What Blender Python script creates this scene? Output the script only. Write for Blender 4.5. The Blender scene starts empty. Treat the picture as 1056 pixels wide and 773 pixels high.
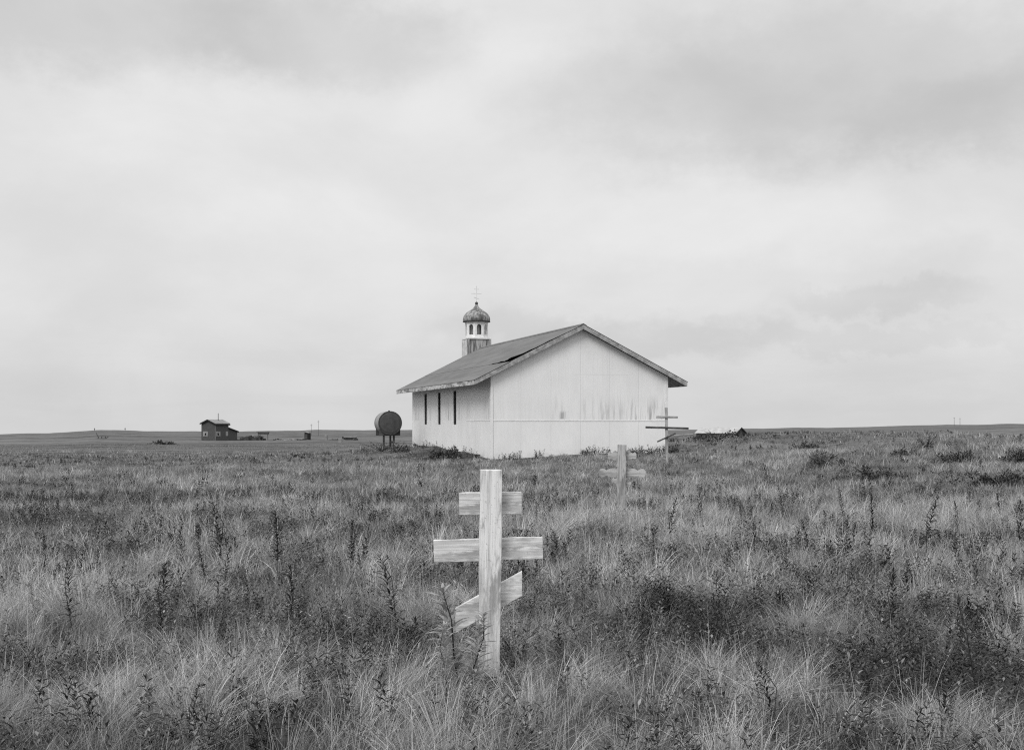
import bpy, bmesh, math, random
import numpy as np
from mathutils import Vector, Matrix

random.seed(7)
RNG = np.random.default_rng(11)
R = math.radians
SC = bpy.context.scene
COL = SC.collection
EYE = 1.6            # camera height, metres
F = 1300.0           # focal length in photo pixels
U0, V0 = 528.0, 437.0

# ------------------------------------------------------------------ noise
def _hash(ix, iy, seed):
    h = (ix.astype(np.int64) * 374761393 + iy.astype(np.int64) * 668265263 + seed * 1442695041) & 0xFFFFFFFF
    h = ((h ^ (h >> 13)) * 1274126177) & 0xFFFFFFFF
    h = ((h ^ (h >> 16)) * 2246822519) & 0xFFFFFFFF
    return ((h ^ (h >> 15)) & 0xFFFFFF) / float(0xFFFFFF)

def vnoise(x, y, seed=0):
    x = np.asarray(x, float); y = np.asarray(y, float)
    ix = np.floor(x); iy = np.floor(y)
    fx = x - ix; fy = y - iy
    fx = fx * fx * (3 - 2 * fx); fy = fy * fy * (3 - 2 * fy)
    a = _hash(ix, iy, seed); b = _hash(ix + 1, iy, seed)
    c = _hash(ix, iy + 1, seed); d = _hash(ix + 1, iy + 1, seed)
    return (a + (b - a) * fx) * (1 - fy) + (c + (d - c) * fx) * fy

def fbm(x, y, seed=0, octs=3):
    s = 0; a = 1; t = 0
    for k in range(octs):
        s = s + a * vnoise(x * 2 ** k + 17.3 * k, y * 2 ** k - 9.1 * k, seed + k)
        t += a; a *= .5
    return s / t

# ------------------------------------------------------------------ terrain
HU = [-4000, -600, 0, 40, 90, 100, 135, 150, 200, 300, 420, 500, 690, 760, 850, 960, 1056, 1500, 5000]
HV = [446, 446, 445.6, 444.2, 441.6, 440.8, 440.7, 441.8, 441.9, 440.8, 440.2, 439.5, 440, 439, 437.2, 434.6, 433.6, 434, 434]

def sstep(a, b, x):
    t = np.clip((x - a) / (b - a), 0, 1)
    return t * t * (3 - 2 * t)

def ground_z(x, y):
    x = np.asarray(x, float); y = np.asarray(y, float)
    r = np.sqrt(x * x + y * y)
    yy = np.maximum(y, 1.0)
    plain = -0.006 * np.maximum(0, r - 15)
    knoll = .82 * np.exp(-((x + 1) / 9) ** 2 - ((y - 62) / 16) ** 2)
    hump = 1.38 * np.exp(-((x - 19) / 11.5) ** 2 - ((y - 60) / 28) ** 2) + .34 * np.exp(-((x - 12.5) / 5.5) ** 2 - ((y - 72) / 13) ** 2)
    near = plain + knoll + hump
    near = near + (fbm(x / 6, y / 6, 3) - .5) * .30 * sstep(4, 14, r) * (1 - sstep(60, 110, r))
    near = near + (fbm(x / 1.2, y / 1.2, 5, 2) - .5) * .24 * (1 - sstep(60, 110, r))
    # the far plain, rising and falling towards the horizon
    az = np.degrees(np.arctan2(x, y))
    ue = U0 + F * np.tan(np.radians(np.clip(az, -70, 70)))
    hv = np.interp(ue, HU, HV) - V0
    hv = hv + (fbm(az * .7, az * 0 + 3, 8, 5) - .5) * 2.4
    rr = np.maximum(r, 50)
    p = hv + (28 - hv) * (100 / rr) ** .665
    cosaz = np.cos(np.radians(np.clip(az, -70, 70)))
    far = EYE - p * rr * cosaz / F
    far = far + (fbm(x / 45, y / 45, 21) - .5) * .9 * sstep(90, 200, r) * (1 - sstep(700, 1500, r))
    far = far - sstep(2500, 3600, r) * 40
    w = sstep(70, 115, r)
    return near * (1 - w) + far * w

def gz(x, y):
    return float(ground_z(np.array([x]), np.array([y]))[0])

def at(u, d):
    """A spot on the ground d metres out along the bearing u."""
    x = (u - U0) / F * d
    return Vector((x, d, gz(x, d)))

def on_ground(u, v, lift=0.0, dmax=400):
    """Where the bearing u meets the ground (or the grass tops, lift metres above it)."""
    d = np.concatenate([np.arange(3, 80, .05), np.arange(80, dmax, .5)])
    x = (u - U0) / F * d
    z = ground_z(x, d) + lift
    vv = V0 + F * (EYE - z) / d
    i = np.argmax(vv <= v)
    if vv[i] > v: i = len(d) - 1
    return Vector((x[i], d[i], z[i] - lift))

# ------------------------------------------------------------------ nodes
class NT:
    def __init__(s, tree):
        s.t = tree; s.n = tree.nodes; s.l = tree.links
    def new(s, kind, **kw):
        n = s.n.new(kind)
        for k, v in kw.items(): setattr(n, k, v)
        return n
    def put(s, sock, v):
        if isinstance(v, bpy.types.NodeSocket): s.l.new(v, sock)
        elif isinstance(v, (tuple, list)): sock.default_value = v
        elif sock.type == 'RGBA': sock.default_value = (v, v, v, 1)
        elif sock.type == 'VECTOR': sock.default_value = (v, v, v)
        else: sock.default_value = v
    def m(s, op, a, b=0.0, c=0.0, clamp=False):
        n = s.new('ShaderNodeMath', operation=op, use_clamp=clamp)
        s.put(n.inputs[0], a); s.put(n.inputs[1], b); s.put(n.inputs[2], c)
        return n.outputs[0]
    def add(s, a, b): return s.m('ADD', a, b)
    def sub(s, a, b): return s.m('SUBTRACT', a, b)
    def mul(s, a, b): return s.m('MULTIPLY', a, b)
    def div(s, a, b): return s.m('DIVIDE', a, b)
    def ramp(s, x, a, b, lo=0.0, hi=1.0):
        n = s.new('ShaderNodeMapRange', interpolation_type='SMOOTHSTEP')
        s.put(n.inputs['Value'], x); s.put(n.inputs['From Min'], a); s.put(n.inputs['From Max'], b)
        s.put(n.inputs['To Min'], lo); s.put(n.inputs['To Max'], hi)
        return n.outputs['Result']
    def xyz(s, vec):
        n = s.new('ShaderNodeSeparateXYZ'); s.put(n.inputs[0], vec); return n.outputs
    def vec(s, x, y, z):
        n = s.new('ShaderNodeCombineXYZ')
        for i, v in enumerate((x, y, z)): s.put(n.inputs[i], v)
        return n.outputs[0]
    def noise(s, vec, scale=1.0, detail=4, rough=.55, dist=0.0):
        n = s.new('ShaderNodeTexNoise')
        s.put(n.inputs['Vector'], vec); n.inputs['Scale'].default_value = scale
        n.inputs['Detail'].default_value = detail; n.inputs['Roughness'].default_value = rough
        n.inputs['Distortion'].default_value = dist
        return n.outputs[0]
    def white(s, x):
        n = s.new('ShaderNodeTexWhiteNoise', noise_dimensions='1D'); s.put(n.inputs['W'], x); return n.outputs[0]
    def mix(s, f, a, b):
        n = s.new('ShaderNodeMix', data_type='FLOAT')
        s.put(n.inputs[0], f); s.put(n.inputs[2], a); s.put(n.inputs[3], b)
        return n.outputs[0]
    def obj(s): return s.new('ShaderNodeTexCoord').outputs['Object']
    def scale(s, v, k):
        n = s.new('ShaderNodeVectorMath', operation='MULTIPLY'); s.put(n.inputs[0], v); s.put(n.inputs[1], k); return n.outputs[0]

def material(name, build, rough=.8, spec=.25, metal=0.0):
    m = bpy.data.materials.new(name); m.use_nodes = True
    t = NT(m.node_tree); t.n.clear()
    out = t.new('ShaderNodeOutputMaterial')
    b = t.new('ShaderNodeBsdfPrincipled')
    b.inputs['Roughness'].default_value = rough; b.inputs['Metallic'].default_value = metal
    b.inputs['Specular IOR Level'].default_value = spec
    t.l.new(b.outputs[0], out.inputs[0])
    r = build(t)
    if isinstance(r, tuple): val, bump, dist = r
    else: val, bump, dist = r, None, 0
    if isinstance(val, (int, float)): b.inputs['Base Color'].default_value = (val, val, val, 1)
    else: t.l.new(val, b.inputs['Base Color'])
    if bump is not None:
        n = t.new('ShaderNodeBump'); n.inputs['Strength'].default_value = .6; n.inputs['Distance'].default_value = dist
        t.l.new(bump, n.inputs['Height']); t.l.new(n.outputs[0], b.inputs['Normal'])
    return m

def mottled(name, lo, hi, scale=4, rough=.85, spec=.2, stretch=(1, 1, 1), metal=0.0, a=.3, b=.7):
    def f(t):
        v = t.noise(t.scale(t.obj(), stretch), scale, 6, .65)
        return t.ramp(v, a, b, lo, hi), v, .004
    return material(name, f, rough, spec, metal)

def wood(name, lo, hi, axis=2, streak=1.0, dark=.12, paint=None):
    """Weathered board whose grain runs along the axis of the board's own mesh."""
    def f(t):
        o = t.obj()
        k = [120.0, 120.0, 120.0]; k[axis] = 2.6
        g = t.noise(t.scale(o, tuple(k)), 1, 6, .75, .3)
        k2 = [26.0, 26.0, 26.0]; k2[axis] = 1.4
        g2 = t.noise(t.scale(o, tuple(k2)), 1, 5, .7, .4)
        base = t.ramp(t.add(t.mul(g, .35), t.mul(g2, .65)), .34, .58, lo, hi)
        k3 = [60.0, 60.0, 60.0]; k3[axis] = 1.2
        g3 = t.noise(t.scale(o, tuple(k3)), 1, 3, .6, .5)
        base = t.mix(t.mul(t.ramp(g3, .33, .38, 1, 0), .6 * streak), base, dark)
        worn = t.ramp(t.noise(t.scale(o, tuple(v ** .5 * 1.6 for v in k2)), 1, 6, .7), .46, .60, 0, .85)
        base = t.mix(t.mul(worn, t.ramp(g2, .35, .58, .25, 1)), base, lo * .55)
        chip = t.ramp(t.noise(o, 55, 3, .7), .62, .68, 0, .5)
        base = t.mix(chip, base, lo * .6)
        return base, g, .004
    return material(name, f, .85, .15)

# ------------------------------------------------------------------ mesh helpers
class MB:
    def __init__(s): s.v = []; s.f = []
    def quadbox(s, pts):
        """eight corners: bottom ring 0-3, top ring 4-7"""
        n = len(s.v); s.v += [tuple(p) for p in pts]
        for q in ((3, 2, 1, 0), (4, 5, 6, 7), (0, 1, 5, 4), (1, 2, 6, 5), (2, 3, 7, 6), (3, 0, 4, 7)):
            s.f.append(tuple(n + i for i in q))
        return s
    def box(s, x0, x1, y0, y1, z0, z1):
        return s.quadbox([(x0, y0, z0), (x1, y0, z0), (x1, y1, z0), (x0, y1, z0), (x0, y0, z1), (x1, y0, z1), (x1, y1, z1), (x0, y1, z1)])
    def prism(s, poly, a, b, axis='y'):
        """poly: list of (p,q); extruded from a to b along the axis"""
        def P(p, q, w): return (p, w, q) if axis == 'y' else ((w, p, q) if axis == 'x' else (p, q, w))
        n = len(s.v); k = len(poly)
        s.v += [P(p, q, a) for p, q in poly] + [P(p, q, b) for p, q in poly]
        s.f.append(tuple(range(n, n + k))); s.f.append(tuple(range(n + 2 * k - 1, n + k - 1, -1)))
        for i in range(k):
            j = (i + 1) % k; s.f.append((n + j, n + i, n + k + i, n + k + j))
        return s
    def tube(s, pts, radii, seg=8, cap=True):
        pts = [Vector(p) for p in pts]; n0 = len(s.v)
        for i, p in enumerate(pts):
            d = (pts[min(i + 1, len(pts) - 1)] - pts[max(i - 1, 0)]).normalized()
            a = d.cross(Vector((0, 0, 1)))
            if a.length < 1e-3: a = Vector((1, 0, 0))
            a.normalize(); b = d.cross(a)
            for k in range(seg):
                t = 2 * math.pi * k / seg
                s.v.append(tuple(p + (a * math.cos(t) + b * math.sin(t)) * radii[i]))
        for i in range(len(pts) - 1):
            for k in range(seg):
                k2 = (k + 1) % seg; q = n0 + i * seg
                s.f.append((q + k, q + k2, q + seg + k2, q + seg + k))
        if cap:
            s.f.append(tuple(n0 + k for k in range(seg))[::-1])
            q = n0 + (len(pts) - 1) * seg; s.f.append(tuple(q + k for k in range(seg)))
        return s
    def lathe(s, prof, seg=32, cx=0, cy=0):
        n0 = len(s.v)
        for r, z in prof:
            for k in range(seg):
                t = 2 * math.pi * k / seg
                s.v.append((cx + r * math.cos(t), cy + r * math.sin(t), z))
        for i in range(len(prof) - 1):
            for k in range(seg):
                k2 = (k + 1) % seg; q = n0 + i * seg
                s.f.append((q + k, q + k2, q + seg + k2, q + seg + k))
        s.f.append(tuple(n0 + k for k in range(seg))[::-1])
        q = n0 + (len(prof) - 1) * seg; s.f.append(tuple(q + k for k in range(seg)))
        return s
    def build(s, name, mat, parent=None, bevel=0.0, smooth=False, loc=None, rot=None, jitter=0.0):
        me = bpy.data.meshes.new(name)
        me.from_pydata(s.v, [], s.f); me.update()
        bm = bmesh.new(); bm.from_mesh(me)
        bmesh.ops.recalc_face_normals(bm, faces=bm.faces)
        if jitter:
            for v in bm.verts: v.co += Vector([random.uniform(-jitter, jitter) for _ in range(3)])
        if bevel: bmesh.ops.bevel(bm, geom=list(bm.edges), offset=bevel, segments=2, affect='EDGES', profile=.6)
        bm.to_mesh(me); bm.free()
        if smooth:
            for p in me.polygons: p.use_smooth = True
        me.materials.append(mat)
        o = bpy.data.objects.new(name, me); COL.objects.link(o)
        if parent: o.parent = parent
        if loc is not None: o.location = loc
        if rot is not None: o.rotation_euler = rot
        return o

def tag(o, label, cat, group=None, kind=None):
    if label: o['label'] = label
    if cat: o['category'] = cat
    if group: o['group'] = group
    if kind: o['kind'] = kind
    return o

def thing(name, label, cat, loc=(0, 0, 0), rz=0, group=None):
    o = bpy.data.objects.new(name, None); COL.objects.link(o)
    o.location = loc; o.rotation_euler = (0, 0, rz); o.empty_display_size = .3
    return tag(o, label, cat, group)

def copy_tree(o, parent=None):
    c = o.copy(); COL.objects.link(c)
    if parent: c.parent = parent
    for ch in list(o.children): copy_tree(ch, c)
    return c

def np_mesh(name, verts, quads, tris, mat, tone=None):
    me = bpy.data.meshes.new(name)
    nv = len(verts); nq = len(quads); nt = len(tris)
    me.vertices.add(nv); me.vertices.foreach_set('co', np.ascontiguousarray(verts, np.float32).ravel())
    me.loops.add(nq * 4 + nt * 3)
    me.loops.foreach_set('vertex_index', np.concatenate([np.asarray(quads, np.int32).ravel(), np.asarray(tris, np.int32).ravel()]))
    me.polygons.add(nq + nt)
    me.polygons.foreach_set('loop_start', np.concatenate([np.arange(nq) * 4, nq * 4 + np.arange(nt) * 3]).astype(np.int32))
    me.update(calc_edges=True)
    if tone is not None:
        a = me.attributes.new('tone', 'FLOAT', 'POINT'); a.data.foreach_set('value', np.ascontiguousarray(tone, np.float32))
    me.materials.append(mat)
    o = bpy.data.objects.new(name, me); COL.objects.link(o)
    return o

# ------------------------------------------------------------------ materials
def leaf_material(name, trans=.3, value=None, gain=1.0):
    m = bpy.data.materials.new(name); m.use_nodes = True
    t = NT(m.node_tree); t.n.clear()
    out = t.new('ShaderNodeOutputMaterial')
    if value is None:
        a = t.new('ShaderNodeAttribute', attribute_name='tone'); v = t.mul(a.outputs['Fac'], gain)
    else:
        v = t.ramp(t.noise(t.obj(), 9, 3), .3, .7, value * .7, value * 1.35)
    d = t.new('ShaderNodeBsdfDiffuse'); tr = t.new('ShaderNodeBsdfTranslucent'); mx = t.new('ShaderNodeMixShader')
    t.l.new(v, d.inputs[0]); t.l.new(v, tr.inputs[0]); mx.inputs[0].default_value = trans
    t.l.new(d.outputs[0], mx.inputs[1]); t.l.new(tr.outputs[0], mx.inputs[2])
    gl = t.new('ShaderNodeBsdfGlossy'); gl.inputs['Roughness'].default_value = .5; gl.inputs[0].default_value = (.8, .8, .8, 1)
    mx2 = t.new('ShaderNodeMixShader'); mx2.inputs[0].default_value = .035
    t.l.new(mx.outputs[0], mx2.inputs[1]); t.l.new(gl.outputs[0], mx2.inputs[2])
    t.l.new(mx2.outputs[0], out.inputs[0])
    return m

def siding(name, axis, grooves=.05, stain=1.0, belt=1.75):
    def f(t):
        x, y, z = t.xyz(t.obj())[:3]
        s = x if axis == 'x' else y
        fr = t.m('FRACT', t.div(t.add(s, 24.4 + .02), 1.22))
        seam = t.ramp(t.m('ABSOLUTE', t.sub(fr, .5)), .488, .497)
        pan = t.white(t.m('FLOOR', t.div(t.add(s, 24.42), 1.22)))
        upper = t.ramp(z, belt - .01, belt + .01)
        g = t.m('FRACT', t.div(t.add(s, 30.0), .2033))
        groove = t.mul(t.ramp(t.m('ABSOLUTE', t.sub(g, .5)), .43, .49), upper)
        base = t.add(.80, t.mul(t.sub(pan, .5), .035))
        cloud = t.noise(t.vec(x, y, t.mul(z, .6)), 1.1, 5, .6)
        base = t.mul(base, t.ramp(cloud, .25, .75, .94, 1.03))
        fine = t.noise(t.vec(t.mul(x, 14), t.mul(y, 14), t.mul(z, .8)), 1, 5, .65)
        base = t.mul(base, t.ramp(fine, .3, .7, .975, 1.012))
        # weathered bare wood where paint has peeled above the belt strip
        st = t.noise(t.vec(t.mul(x, 9), t.mul(y, 9), t.mul(z, .7)), 1, 4, .6)
        pat = t.noise(t.vec(t.mul(x, .9), t.mul(y, .9), 3.7), 1, 2, .5)
        if axis == 'x':
            pat = t.m('MAXIMUM', t.mul(t.mul(t.ramp(pat, .40, .62), .55), t.ramp(s, 1.6, 2.8, .25, 1)), t.mul(t.ramp(s, 5.2, 5.9), t.ramp(s, 6.9, 7.2, 1, .2)))
            spot = t.mul(t.ramp(t.m('ABSOLUTE', t.sub(t.add(s, t.mul(t.sub(st, .5), .5)), 2.88)), .0, .2, 1, 0), t.mul(t.ramp(z, belt + .02, belt + .08), t.ramp(z, belt + .25, belt + .42, 1, 0)))
            hs = t.mul(t.ramp(t.m('ABSOLUTE', t.sub(z, 3.54)), .006, .02, 1, 0), t.ramp(t.m('ABSOLUTE', t.sub(s, 4.5)), 1.0, 1.3, 1, 0))
        else:
            pat = t.ramp(pat, .4, .65); spot = 0.0; hs = 0.0
        mask = t.mul(t.ramp(z, belt, belt + .03), t.ramp(z, t.add(belt + .1, t.mul(cloud, .35)), t.add(belt + .5, t.mul(cloud, 1.3)), 1, 0))
        amt = t.mul(t.mul(t.ramp(st, .45, .64), pat), t.mul(mask, .72 * stain))
        wide = t.mul(t.mul(t.ramp(st, .45, .75), t.ramp(cloud, .4, .7)), t.mul(upper, .13 * stain))
        amt = t.m('MAXIMUM', amt, wide)
        amt = t.m('MAXIMUM', amt, t.mul(spot, .75))
        base = t.mix(amt, base, .26)
        base = t.mul(base, t.sub(1, t.mul(groove, grooves * 2.2)))
        base = t.mul(base, t.sub(1, t.mul(t.m('MAXIMUM', seam, hs), .09)))
        # splashed earth at the foot of the wall
        mud = t.mul(t.ramp(z, .2, .75, 1, 0), t.ramp(t.noise(t.obj(), 3, 5, .7), .42, .7))
        base = t.mix(t.mul(mud, .35), base, .3)
        h = t.sub(t.mul(fine, .3), t.add(seam, t.mul(groove, grooves * 6)))
        return base, h, .006
    return material(name, f, .6, .3)

M = {}
M['gable_siding'] = siding('painted plywood gable', 'x', .010)
M['side_siding'] = siding('painted plywood side', 'y', .03, .8)
M['trim'] = mottled('weathered white trim', .42, .68, 5, .7)
M['paint'] = mottled('white wall paint', .70, .79, 5, .65)
M['rake'] = mottled('weathered grey rake board', .20, .42, 6, .85, .15, (1, 1, 1))
M['fascia'] = mottled('peeling fascia paint', .18, .55, 3.2, .85, .15, (1, .7, 3), a=.38, b=.6)
M['soffit'] = mottled('bare soffit boards', .16, .28, 6)

def roofing(t):
    x, y, z = t.xyz(t.obj())[:3]
    run = t.mul(x, 1.118)
    fr = t.m('FRACT', t.div(t.add(run, 18.36), .9))
    lap = t.ramp(fr, .965, .985)
    tone = t.white(t.m('FLOOR', t.div(t.add(run, 18.36), .9)))
    n = t.noise(t.vec(t.mul(x, 1.5), t.mul(y, .5), z), 1, 5, .65)
    g = t.noise(t.obj(), 90, 2, .6)
    v = t.add(t.ramp(n, .3, .7, .145, .185), t.mul(t.sub(tone, .5), .03))
    streak = t.noise(t.vec(t.mul(x, .35), t.mul(y, 5), 0), 1, 4, .7)
    v = t.mul(v, t.ramp(streak, .3, .7, .93, 1.06))
    v = t.mul(v, t.ramp(g, .3, .7, .85, 1.12))
    v = t.mul(v, t.sub(1, t.mul(lap, .35)))
    return v, t.add(t.mul(g, .4), t.mul(fr, -.6)), .006
M['roofing'] = material('grey roll roofing', roofing, .9, .15)
M['tar'] = mottled('black tar paper underside', .010, .03, 8, .9)
M['deck'] = mottled('roof deck plywood', .10, .2, 6)
M['glass'] = material('church window glass with dark interior painted in', lambda t: t.ramp(t.noise(t.obj(), 3), .3, .7, .006, .02), .12, .5)  # opaque pane, the unlit interior behind it is put into its colour
M['white_wood'] = wood('white painted worn cross wood', .40, .78, 2, 1.0, .18)
M['white_wood_bar'] = wood('white painted worn cross wood across', .42, .78, 0, .9, .18)
M['grey_wood'] = wood('bare silver grey wood', .24, .44, 2, .8, .06)
M['grey_wood_bar'] = wood('bare silver grey wood across', .24, .44, 0, .8, .06)
M['pale_wood'] = wood('lichen pale old wood', .24, .46, 2, .5, .12)
M['pale_wood_bar'] = wood('lichen pale old wood across', .28, .50, 0, .5, .12)
M['dark_wood'] = wood('dark damp wood', .04, .12, 0, .6, .02)
M['house_wood'] = mottled('dark stained house boards', .04, .115, 2.5, .85, .15, (8, 8, .8))
M['house_roof'] = mottled('pale roll roof of house', .18, .29, 2)
M['dark_roof'] = mottled('dark roof edge', .012, .03, 4)
M['pale_board'] = mottled('pale window board', .20, .34, 5)
M['white_metal'] = mottled('chalky white metal', .55, .8, 4, .55, .4)
M['pale_roof'] = mottled('pale metal shed roof', .30, .46, 1.6, .6, .4)
M['dark_metal'] = mottled('dark rusted metal', .02, .06, 6, .6, .4)
M['black_metal'] = mottled('black painted steel end', .040, .075, 3.5, .6, .35)
M['tank_side'] = mottled('dull silver tank shell', .16, .32, 3, .5, .4, (2, 2, .6))
M['pole_wood'] = mottled('utility pole wood', .05, .09, 4)
M['void'] = material('dark interior', lambda t: .012, .95, .05)

def domeskin(t):
    o = t.obj(); x, y, z = t.xyz(o)[:3]
    n = t.noise(t.vec(t.mul(x, 5), t.mul(y, 5), t.mul(z, 2.2)), 1, 5, .7)
    b = t.noise(o, 9, 3, .6)
    v = t.ramp(n, .36, .62, .07, .34)
    return t.mul(v, t.ramp(b, .3, .7, .7, 1.15)), n, .01
M['dome'] = material('weathered dome sheet metal', domeskin, .6, .35)
M['cupola_base'] = mottled('bare cupola base boards', .10, .40, 1.6, .85, .15, (6, 6, .6), a=.40, b=.58)
M['white_paint'] = mottled('white cupola paint', .62, .80, 6, .6, .3)

# ------------------------------------------------------------------ the ground
def ground_mat(t):
    g = t.new('ShaderNodeNewGeometry').outputs['Position']
    x, y, z = t.xyz(g)[:3]
    big = t.noise(t.vec(x, y, 0), .012, 5, .6)
    mid = t.noise(t.vec(x, y, 0), .11, 5, .65)
    sml = t.noise(t.vec(x, y, 0), 1.1, 5, .7)
    fine = t.noise(t.vec(x, y, 0), 9, 3, .7)
    v = t.add(t.add(t.mul(big, .30), t.mul(mid, .34)), t.add(t.mul(sml, .24), t.mul(fine, .12)))
    near = t.ramp(t.m('SQRT', t.add(t.mul(x, x), t.mul(y, y))), 15, 50)
    v = t.ramp(v, .38, .61, .04, .22)
    dark = t.ramp(mid, .56, .66, 0, .55)
    v = t.mix(dark, v, .045)
    v = t.mix(near, t.mul(v, .55), v)      # near peat darkened as painted shade between tussocks; dry heath on the plain
    return v, t.add(t.mul(sml, .8), t.mul(fine, .3)), .25
M['ground'] = material('tundra heath ground', ground_mat, 1.0, .0)

NA, NR = 900, 250
# finer bearings ahead of the viewer, coarser behind
ta = np.linspace(-1, 1, NA, endpoint=False)
ang = np.pi * (0.25 * ta + 0.75 * ta ** 3)
rad = np.concatenate([[.4], np.geomspace(.8, 3900, NR - 1)])
AA, RR = np.meshgrid(ang, rad)
gx = RR * np.sin(AA); gy = RR * np.cos(AA)
gv = np.stack([gx, gy, ground_z(gx, gy)], -1).reshape(-1, 3)
i0 = np.arange(NR - 1)[:, None] * NA + np.arange(NA)[None]
i1 = np.arange(NR - 1)[:, None] * NA + (np.arange(NA)[None] + 1) % NA
quads = np.stack([i0, i0 + NA, i1 + NA, i1], -1).reshape(-1, 4)
gv = np.vstack([gv, [[0, 0, gz(0, 0)]]])
tri = np.stack([np.full(NA, len(gv) - 1), np.arange(NA), (np.arange(NA) + 1) % NA], -1)
ground = np_mesh('ground', gv, quads, tri, M['ground'])
ground.data.polygons.foreach_set('use_smooth', [True] * len(ground.data.polygons))
tag(ground, 'wide rolling tundra plain of grass and heath reaching the horizon', 'ground', kind='structure')

# ------------------------------------------------------------------ the church
TH = R(16.0)
CW, CL = 7.3, 15.2           # width across the gable, length of the nave
OX, OY = .73, .30            # eave and rake overhangs
EZ, RZ = 3.30, 5.50          # roof surface at the eave edge and at the ridge
SL = (RZ - EZ) / (CW / 2 + OX)
church = thing('church', 'white gabled wooden church with small onion domed cupola and grey roof', 'church', (-.8, 48.5, 0), TH)

def roof_z(x): return RZ - SL * abs(x - CW / 2)
UND = .17
# near gable wall and the far one
for k, (a, b) in enumerate(((0, .12), (CL - .12, CL))):
    poly = [(0, .02), (CW, .02), (CW, roof_z(CW) - UND), (CW / 2, RZ - UND), (0, roof_z(0) - UND)]
    w = MB().prism(poly, a, b, 'y').build('gable_wall', M['gable_siding'], church)
# side wall with the three slit windows, and the plain far side
WIN = [(6.05, .58), (9.1, .58), (12.05, .58)]
WZ0, WZ1 = 1.57, 3.03
def side_wall(x0, x1, holes):
    m = MB(); zt = roof_z(0) - UND - .02; zb = .27
    ys = [.122] + [v for c, w in holes for v in (c - w / 2, c + w / 2)] + [CL - .122]
    for i in range(len(ys) - 1):
        if i % 2 == 0 or not holes: m.box(x0, x1, ys[i], ys[i + 1], zb, zt)
        else:
            m.box(x0, x1, ys[i], ys[i + 1], zb, WZ0); m.box(x0, x1, ys[i], ys[i + 1], WZ1, zt)
    return m
side_wall(0, .12, WIN).build('side_wall', M['side_siding'], church)
side_wall(CW - .12, CW, []).build('side_wall', M['side_siding'], church)
for c, w in WIN:
    fr = MB(); t_ = .035
    fr.box(.03, .10, c - w / 2 + .002, c - w / 2 + t_, WZ0 + .002, WZ1 - .002)
    fr.box(.03, .10, c + w / 2 - t_, c + w / 2 - .002, WZ0 + .002, WZ1 - .002)
    fr.box(.03, .10, c - w / 2 + t_, c + w / 2 - t_, WZ0 + .002, WZ0 + t_)
    fr.box(.03, .10, c - w / 2 + t_, c + w / 2 - t_, WZ1 - t_, WZ1 - .002)
    wf = fr.build('window', M['dark_wood'], church)
    MB().box(.07, .08, c - w / 2 + t_, c + w / 2 - t_, WZ0 + t_, WZ1 - t_).build('pane', M['glass'], wf)
MB().box(.14, CW - .14, .14, CL - .14, .45, .55).build('floor_platform', M['deck'], church)
# belt strips and corner boards
BZ = 1.735
MB().box(.0, CW, -.012, -.002, BZ - .022, BZ + .022).build('belt_strip', M['paint'], church)
MB().box(-.012, -.002, .0, 4.0, BZ - .022, BZ + .022).build('belt_strip', M['paint'], church)
cb = MB(); cb.box(-.028, -.003, -.028, .06, .1, roof_z(0) - UND - .03); cb.box(-.003, .065, -.028, -.003, .1, roof_z(0) - UND + .0)
cb.build('corner_board', M['paint'], church)
cb = MB(); cb.box(CW + .003, CW + .028, -.028, .06, .1, roof_z(0) - UND - .03); cb.box(CW - .065, CW + .003, -.028, -.003, .1, roof_z(0) - UND)
cb.build('corner_board', M['paint'], church)
# roof: one deck of two slopes, then its edge boards and its roofing
Y0, Y1 = -OY, CL + OY
XE0, XE1 = -OX, CW + OX
deck = [(XE0, EZ - .13), (CW / 2, RZ - .13 - .02), (XE1, EZ - .13), (XE1, EZ - .03), (CW / 2, RZ - .03), (XE0, EZ - .03)]
roof = MB().prism(deck, Y0 + .03, Y1 - .03, 'y').build('roof', M['soffit'], church)
for y0, y1 in ((Y0, Y0 + .028), (Y1 - .028, Y1)):
    for sgn in (-1, 1):
        xe = XE0 if sgn < 0 else XE1
        MB().prism([(xe, EZ - .20), (CW / 2 + sgn * .002, RZ - .20), (CW / 2 + sgn * .002, RZ - .012), (xe, EZ - .012)], y0, y1, 'y').build('rake_board', M['rake'], roof, 0)
MB().box(XE0 - .026, XE0 - .002, Y0 + .03, Y1 - .03, EZ - .20, EZ - .025).build('fascia', M['fascia'], roof)
MB().box(XE1 + .002, XE1 + .026, Y0 + .03, Y1 - .03, EZ - .20, EZ - .025).build('fascia', M['fascia'], roof)

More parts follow.
